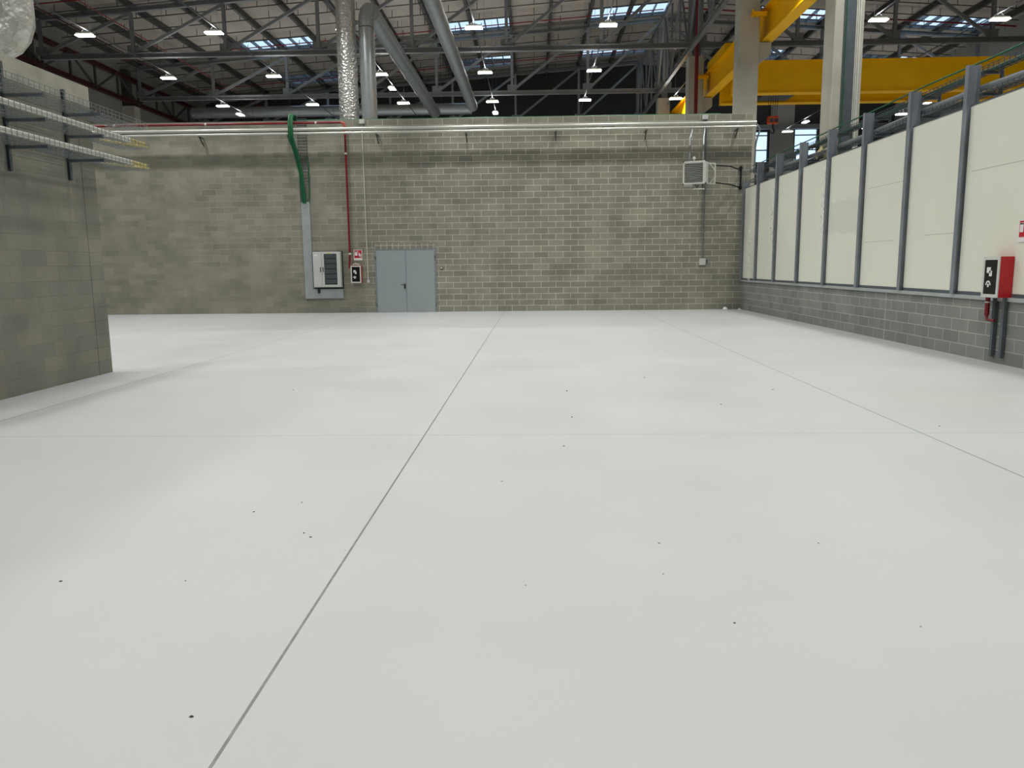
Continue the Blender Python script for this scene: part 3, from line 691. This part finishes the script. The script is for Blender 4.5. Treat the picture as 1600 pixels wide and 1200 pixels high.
# ------------------------------------------------------------------ unit heater
t = thing('unit_heater', 'white louvred unit heater on a swing arm high on the back wall', 'heater', (5.15, 25.75, 4.02))
hm = white_metal
ang = math.radians(-24); c0 = Vector((5.17, 25.85, 0))
def hp(u, d, z):   # u right, d toward the back
    return (c0.x+u*math.cos(ang)-d*math.sin(ang), c0.y+u*math.sin(ang)+d*math.cos(ang), z)
def hbox(mb, u0, u1, d0, d1, z0, z1):
    vs = [hp(u, d, z) for z in (z0, z1) for u, d in ((u0, d0), (u1, d0), (u1, d1), (u0, d1))]
    return mb.add(vs, [(0,3,2,1),(4,5,6,7),(0,1,5,4),(1,2,6,5),(2,3,7,6),(3,0,4,7)])
H0, H1 = 4.08, 4.80
mkobj('casing', hbox(hbox(hbox(hbox(hbox(MB(), -.36, .36, .10, .42, H0+.02, H1-.02), -.37, .37, 0, .14, H1-.06, H1), -.37, .37, 0, .14, H0, H0+.05), -.37, -.32, 0, .12, H0+.05, H1-.06), .27, .37, 0, .12, H0+.05, H1-.06), hm, t, bevel=.006)
mkobj('dark_interior', hbox(MB(), -.31, .26, .085, .099, H0+.05, H1-.06), black, t)
for i in range(11):
    z = H0+.085+.055*i; mb = MB()
    vs = [hp(u, d, zz) for u in (-.315, .265) for d, zz in ((.0, z-.004), (.006, z-.008), (.075, z+.026), (.07, z+.03))]
    mb.add(vs, [(0,1,2,3), (7,6,5,4), (0,4,5,1), (1,5,6,2), (2,6,7,3), (3,7,4,0)]); mkobj('louvre', mb, hm, t)
for u in (-.37, .35):
    for z in (H0-.01, H1-.03): mkobj('corner_cap', hbox(MB(), u, u+.03, -.01, .05, z, z+.045), black, t)
mkobj('fan_cowl', MB().tube([hp(0, .42, 4.44), hp(0, .55, 4.44)], .27, 20), galv_dark, t)
# white side frame
fr = MB(); a = [hp(.37, .3, 4.74), hp(.60, .30, 4.72), hp(.60, .3, 4.08), hp(.37, .3, 4.1)]
for p_, q_ in ((0,1),(1,2),(2,3)): fr.bar(a[p_], a[q_], .03)
fr.bar(hp(.43, .3, 4.72), hp(.6, .3, 4.5), .02).bar(hp(.43, .3, 4.10), hp(.6, .3, 4.3), .02)
mkobj('side_frame', fr, hm, t)
b_ = Vector(hp(.60, .3, 4.66)); b2 = Vector(hp(.60, .3, 4.12))
mkobj('swing_arm', MB().tube([b_, (6.45, WY-.38, 4.68), (6.87, WY-.08, 4.58)], .022, 8).tube([b2, (6.45, WY-.38, 4.10), (6.87, WY-.08, 4.02)], .022, 8), black, t)
mkobj('mounting_post', MB().tube([(6.87, WY-.06, 3.96), (6.87, WY-.06, 4.72)], .03, 8).box(6.82, 6.92, WY-.05, WY, 4.6, 4.7).box(6.82, 6.92, WY-.05, WY, 3.98, 4.08), black, t)
mkobj('vent_knob', MB().tube([hp(-.06, .2, 4.8), hp(-.06, .2, 4.9)], .025, 8).tube([hp(-.06, .2, 4.88), hp(-.06, .2, 4.9), hp(-.06, .2, 4.96)], [.05, .06, .03], 10), hm, t)
mkobj('drain_pan', hbox(hbox(MB(), -.05, .3, .02, .2, H0-.17, H0-.14), -.34, -.05, .05, .3, H0-.05, H0), hm, t)
mkobj('bottom_pipes', MB().tube([hp(.25, .1, H0), hp(.25, .1, H0-.14), hp(.0, .1, H0-.16)], .02, 8).tube([hp(.0, .2, H0), hp(.05, .2, H0-.1), hp(.1, .2, H0-.02)], .02, 8), steel_dk, t)
for u, l in ((-.22, 'left'), (.22, 'right')):
    p0 = hp(u, .25, 4.8)
    pts = [(p0[0]+.12, PY, 5.93), (p0[0]+.1, PY-.02, 5.75), (p0[0], p0[1], 5.55), p0]
    tt = thing('heater_pipe', f'{l} silver pipe feeding down to the unit heater', 'pipe', p0)
    mkobj('pipe_run', MB().tube(pts, .028, 8), galv, tt)
    mkobj('valve', MB().tube([(p0[0], p0[1], 5.12), (p0[0], p0[1], 5.32)], .036, 8), mat('dull_valve_grey', (110,110,105), .5, .3), tt)
for dx, l in ((-.03, 'left'), (.04, 'right')):
    pipe('conduit', [(5.69+dx, WY-.03, 6.22), (5.69+dx, WY-.03, 1.72)], .014, galv, f'{l} thin conduit running down the wall behind the heater', 'conduit', 6)
t = thing('junction_box', 'pale junction box at the wall top above the heater', 'box', (5.64, WY, 6.22))
mkobj('box', MB().box(5.56, 5.74, WY-.1, WY, 6.22, 6.36), cab, t, bevel=.008)
t = thing('isolator_switch', 'small pale isolator box low on the wall under the heater', 'box', (5.69, WY, 1.5))
mkobj('box', MB().box(5.58, 5.78, WY-.1, WY, 1.5, 1.72), cab, t, bevel=.01)
mkobj('knob', MB().box(5.78, 5.86, WY-.08, WY-.03, 1.58, 1.68), galv_dark, t, bevel=.006)

# ------------------------------------------------------------------ steel posts and white boards
posts = [11.2, 13.2, 15.12, 17.12, 19.1, 21.05, 23.05, 24.95, 26.6]
for i, y in enumerate(posts[1:]):
    nm = f'{ORD[i]} blue grey steel post from the right edge between the white boards' if i < 7 else 'steel post in the corner against the back block wall'
    zt = 4.62 if i < 7 else 4.2
    mb = MB().bar((RX-.055, y, 1.0), (RX-.055, y, zt), .012, .10, up=(1,0,0))
    mb = MB().box(RX-.075, RX-.063, y-.05, y+.05, 1.0, zt).box(RX-.063, RX+.12, y-.006, y+.006, 1.0, zt).box(RX+.108, RX+.12, y-.05, y+.05, 1.0, zt)
    o = mkobj('steel_post', mb, mat('post_blue_grey_steel', (138,144,152), .45, .35, .15, 2.5), loc=(RX, y, 1.0))
    tag(o, nm, 'post', 'steel posts of the right partition')
bl = posts + []
bnames = ['right edge of the picture, behind the red cabinet', 'first steel post from the right edge', 'second steel post', 'third steel post', 'fourth steel post', 'fifth steel post', 'sixth steel post', 'seventh steel post']
for i, (a, b) in enumerate(zip(bl[:-1], bl[1:])):
    o = mkobj('wall_board', MB().box(RX+.005, RX+.10, a+.052, b-.052, 1.055, 3.98), panel_white, loc=(RX+.05, (a+b)/2, 1.055))
    tag(o, f'tall off-white partition board at the {bnames[i]}' if i == 0 else f'tall off-white partition board just behind the {bnames[i]}', 'wall board', 'white boards of the right partition')
    s = mkobj('top_profile', MB().box(RX-.002, RX+.105, a+.052, b-.052, 3.98, 4.0), galv_dark, o)
seam = mat('board_joint_grey', (176,176,164), .6, 0, .1, 8)
for i, (ya, yb, z) in enumerate(((15.3, 16.9, 3.05), (15.6, 16.9, 1.95), (13.4, 14.4, 2.0), (11.5, 12.3, 2.9), (11.4, 13.0, 2.95))):
    if i == 3: continue
    bo = [o for o in bpy.data.objects if o.name.startswith('wall_board') and abs(o.location.y-(ya+yb)/2) < 1.0][0]
    mkobj('joint_line', MB().box(RX+.0035, RX+.005, ya, yb, z, z+.008), seam, bo)
# nearest board (partly outside the frame) carries on to the right
o = mkobj('wall_board', MB().box(RX+.005, RX+.10, 3.0, 11.188, 1.055, 3.98), panel_white, loc=(RX+.05, 8, 1.055))
tag(o, 'off-white partition boards continuing past the right picture edge', 'wall board', 'white boards of the right partition')
# plastic film
def filmsheet(y, z0, z1, wd, seed, label):
    rnd = random.Random(seed); mb = MB(); n, m = 22, 6; vs = []
    for i in range(n+1):
        for j in range(m+1):
            vs.append((RX-.085-.03*abs(math.sin(i*.9+j*1.3))-rnd.uniform(0, .02), y-wd/2+wd*j/m+rnd.uniform(-.012, .012), z0+(z1-z0)*i/n+rnd.uniform(-.02, .02)))
    mb.add(vs, [(i*(m+1)+j, i*(m+1)+j+1, (i+1)*(m+1)+j+1, (i+1)*(m+1)+j) for i in range(n) for j in range(m)], True)
    tag(mkobj('plastic_film', mb, film, loc=(RX-.1, y, z0)), label, 'plastic film')
filmsheet(19.15, 2.1, 3.8, .16, 1, 'crumpled clear plastic film wrapped round the fourth steel post')
filmsheet(23.1, 2.0, 3.7, .16, 2, 'crumpled clear plastic film wrapped round the sixth steel post')
filmsheet(25.4, 1.02, 2.6, .22, 3, 'crumpled clear plastic film hanging in the far corner of the partition')
def flatfilm():
    mb = MB(); rnd = random.Random(4); n, m = 8, 10; vs = []
    for i in range(n+1):
        for j in range(m+1): vs.append((RX-.003-rnd.uniform(0, .008), 17.25+1.7*j/m, 2.2+.75*i/n+rnd.uniform(-.03, .03)))
    mb.add(vs, [(i*(m+1)+j, i*(m+1)+j+1, (i+1)*(m+1)+j+1, (i+1)*(m+1)+j) for i in range(n) for j in range(m)], True)
    tag(mkobj('plastic_film', mb, film, loc=(RX, 18, 2.2)), 'clear plastic film patch stuck on the board between third and fourth posts', 'plastic film')
flatfilm()
# trays, conduits and cables behind the boards
tag(mkobj('cable_tray', basket(MB(), RX+.14, RX+.36, 5, 26.6, 4.17, .09, .0045, .14, .06), galv_dark, loc=(RX+.2, 5, 4.1)), 'lower wire basket tray behind the top of the white boards', 'cable tray')
tag(mkobj('cable_tray', basket(MB(), RX+.14, RX+.34, 5, 26.6, 4.5, .08, .0045, .14, .06), galv_dark, loc=(RX+.2, 5, 4.42)), 'upper wire basket tray behind the top of the white boards', 'cable tray')
n = 560
tag(mkobj('flexible_conduit', MB().tube([(RX+.2+.012*math.sin(i*.05)-.02, 5+21*i/n, 4.25+.02*math.sin(i*.031)) for i in range(n+1)], [.055 if i % 2 else .047 for i in range(n+1)], 10), galv, loc=(RX+.2, 5, 4.18)), 'ribbed silver flexible conduit lying in the tray behind the boards', 'conduit')
for j, (dx, z) in enumerate(((.18, 4.53), (.22, 4.55), (.26, 4.53), (.30, 4.55), (.17, 4.66), (.31, 4.22))):
    m_ = [green, black, green, mat('grey_cable_sheath', (90,96,98), .5), green, black][j]
    pts = [(RX+dx+.02*math.sin(k_*.9), 5+21.4*k_/24, z+.01*math.sin(k_*1.3)+(.03 if j == 4 else 0)) for k_ in range(25)]
    pipe('tray_cable', pts, .016, m_, f"{['left green','left black','middle green','grey','uppermost green','lower right black'][j]} cable running along the trays behind the boards", 'cable', 6, 'cables behind the boards')
for i, y in enumerate(posts[1:8]):
    tag(mkobj('tray_support', MB().bar((RX+.12, y-.1, 4.48), (RX+.42, y-.1, 4.48), .04).bar((RX+.12, y-.1, 4.15), (RX+.42, y-.1, 4.15), .04).bar((RX+.42, y-.1, 4.0), (RX+.42, y-.1, 4.62), .04), galv_dark, loc=(RX+.3, y-.1, 4.0)), f'steel tray support arm behind the {ORD[i]} post from the right edge', 'bracket', 'tray supports behind the boards')
rnd = random.Random(9); mb = MB(); vs = []; n, m = 10, 8
for i in range(n+1):
    for j in range(m+1): vs.append((RX+.14+.22*j/m, 19.4+1.2*i/n+rnd.uniform(-.05, .05), 4.24+.16*math.sin(i*1.1)*math.sin(j*.8)+rnd.uniform(0, .06)))
mb.add(vs, [(i*(m+1)+j, i*(m+1)+j+1, (i+1)*(m+1)+j+1, (i+1)*(m+1)+j) for i in range(n) for j in range(m)])
tag(mkobj('insulation_scrap', mb, mat('yellowish_insulation', (190,180,130), .8, 0, .3, 9), loc=(RX+.25, 20, 4.24)), 'crumpled yellowish insulation scrap in the tray by the fourth post', 'scrap')

# ------------------------------------------------------------------ scraps on the floor
def lump(x, y, r, seed, h=.5):
    rnd = random.Random(seed); vs = [(x, y, r*h*1.2)]; n = 7
    for rr_, zz in ((.6, .9), (1, .35), (.9, 0)):
        for k_ in range(n):
            a = 2*math.pi*k_/n+rr_; q = r*rr_*rnd.uniform(.7, 1.25); vs.append((x+q*math.cos(a), y+q*.8*math.sin(a), r*h*zz*rnd.uniform(.7, 1.2)))
    fs = [(0, 1+k_, 1+(k_+1) % n) for k_ in range(n)]
    for a in range(2): fs += [(1+a*n+k_, 1+(a+1)*n+k_, 1+(a+1)*n+(k_+1) % n, 1+a*n+(k_+1) % n) for k_ in range(n)]
    fs.append(tuple(1+2*n+k_ for k_ in reversed(range(n))))
    return MB().add(vs, fs)
crumb_m = mat('dark_grit', (58,56,52), .8, 0, .3, 60)
crumbs = [(-2.38, 3.64, 0.0095), (-1.8, 4.75, 0.0087), (-1.36, 4.35, 0.0079), (-1.3, 4.28, 0.0097), (-1.2, 2.47, 0.0091), (0.86, 3.2, 0.0075), (0.69, 4.18, 0.0074), (1.57, 4.18, 0.0058), (0.25, 6.55, 0.0111), (0.38, 7.84, 0.0132), (3.82, 7.31, 0.0104), (0.4, 9.52, 0.0159), (1.51, 10.64, 0.0134), (-3.09, 9.75, 0.0128), (2.06, 8.53, 0.011), (2.93, 9.53, 0.0125), (0.64, 3.74, 0.0051), (-0.05, 3.6, 0.0048), (-1.75, 3.65, 0.0053), (-1.55, 4.95, 0.0067), (-0.24, 5.45, 0.007), (1.64, 3.17, 0.0048), (-1.05, 4.07, 0.0037)]
for side in ('left', 'right'):
    L_ = sorted([c for c in crumbs if (c[0] < -1.02) == (side == 'left')], key=lambda c: c[1])
    for i, (x, y, r) in enumerate(L_):
        tag(mkobj('floor_crumb', lump(x, y, r*.9, i+50*(side == 'left')), crumb_m, loc=(x, y, 0)), f"tiny dark crumb on the white floor, {ORD[i]} nearest {side} of the long middle joint", 'crumb', 'crumbs scattered on the floor')
for x, y, r, l in ((6.45, 26.5, .10, 'white scrap of plastic on the floor at the foot of the back wall corner'), (6.9, 26.4, .06, 'smaller pale scrap of plastic right in the far right corner')):
    tag(mkobj('plastic_scrap', lump(x, y, r, 5, .8), sign_white, loc=(x, y, 0)), l, 'scrap')
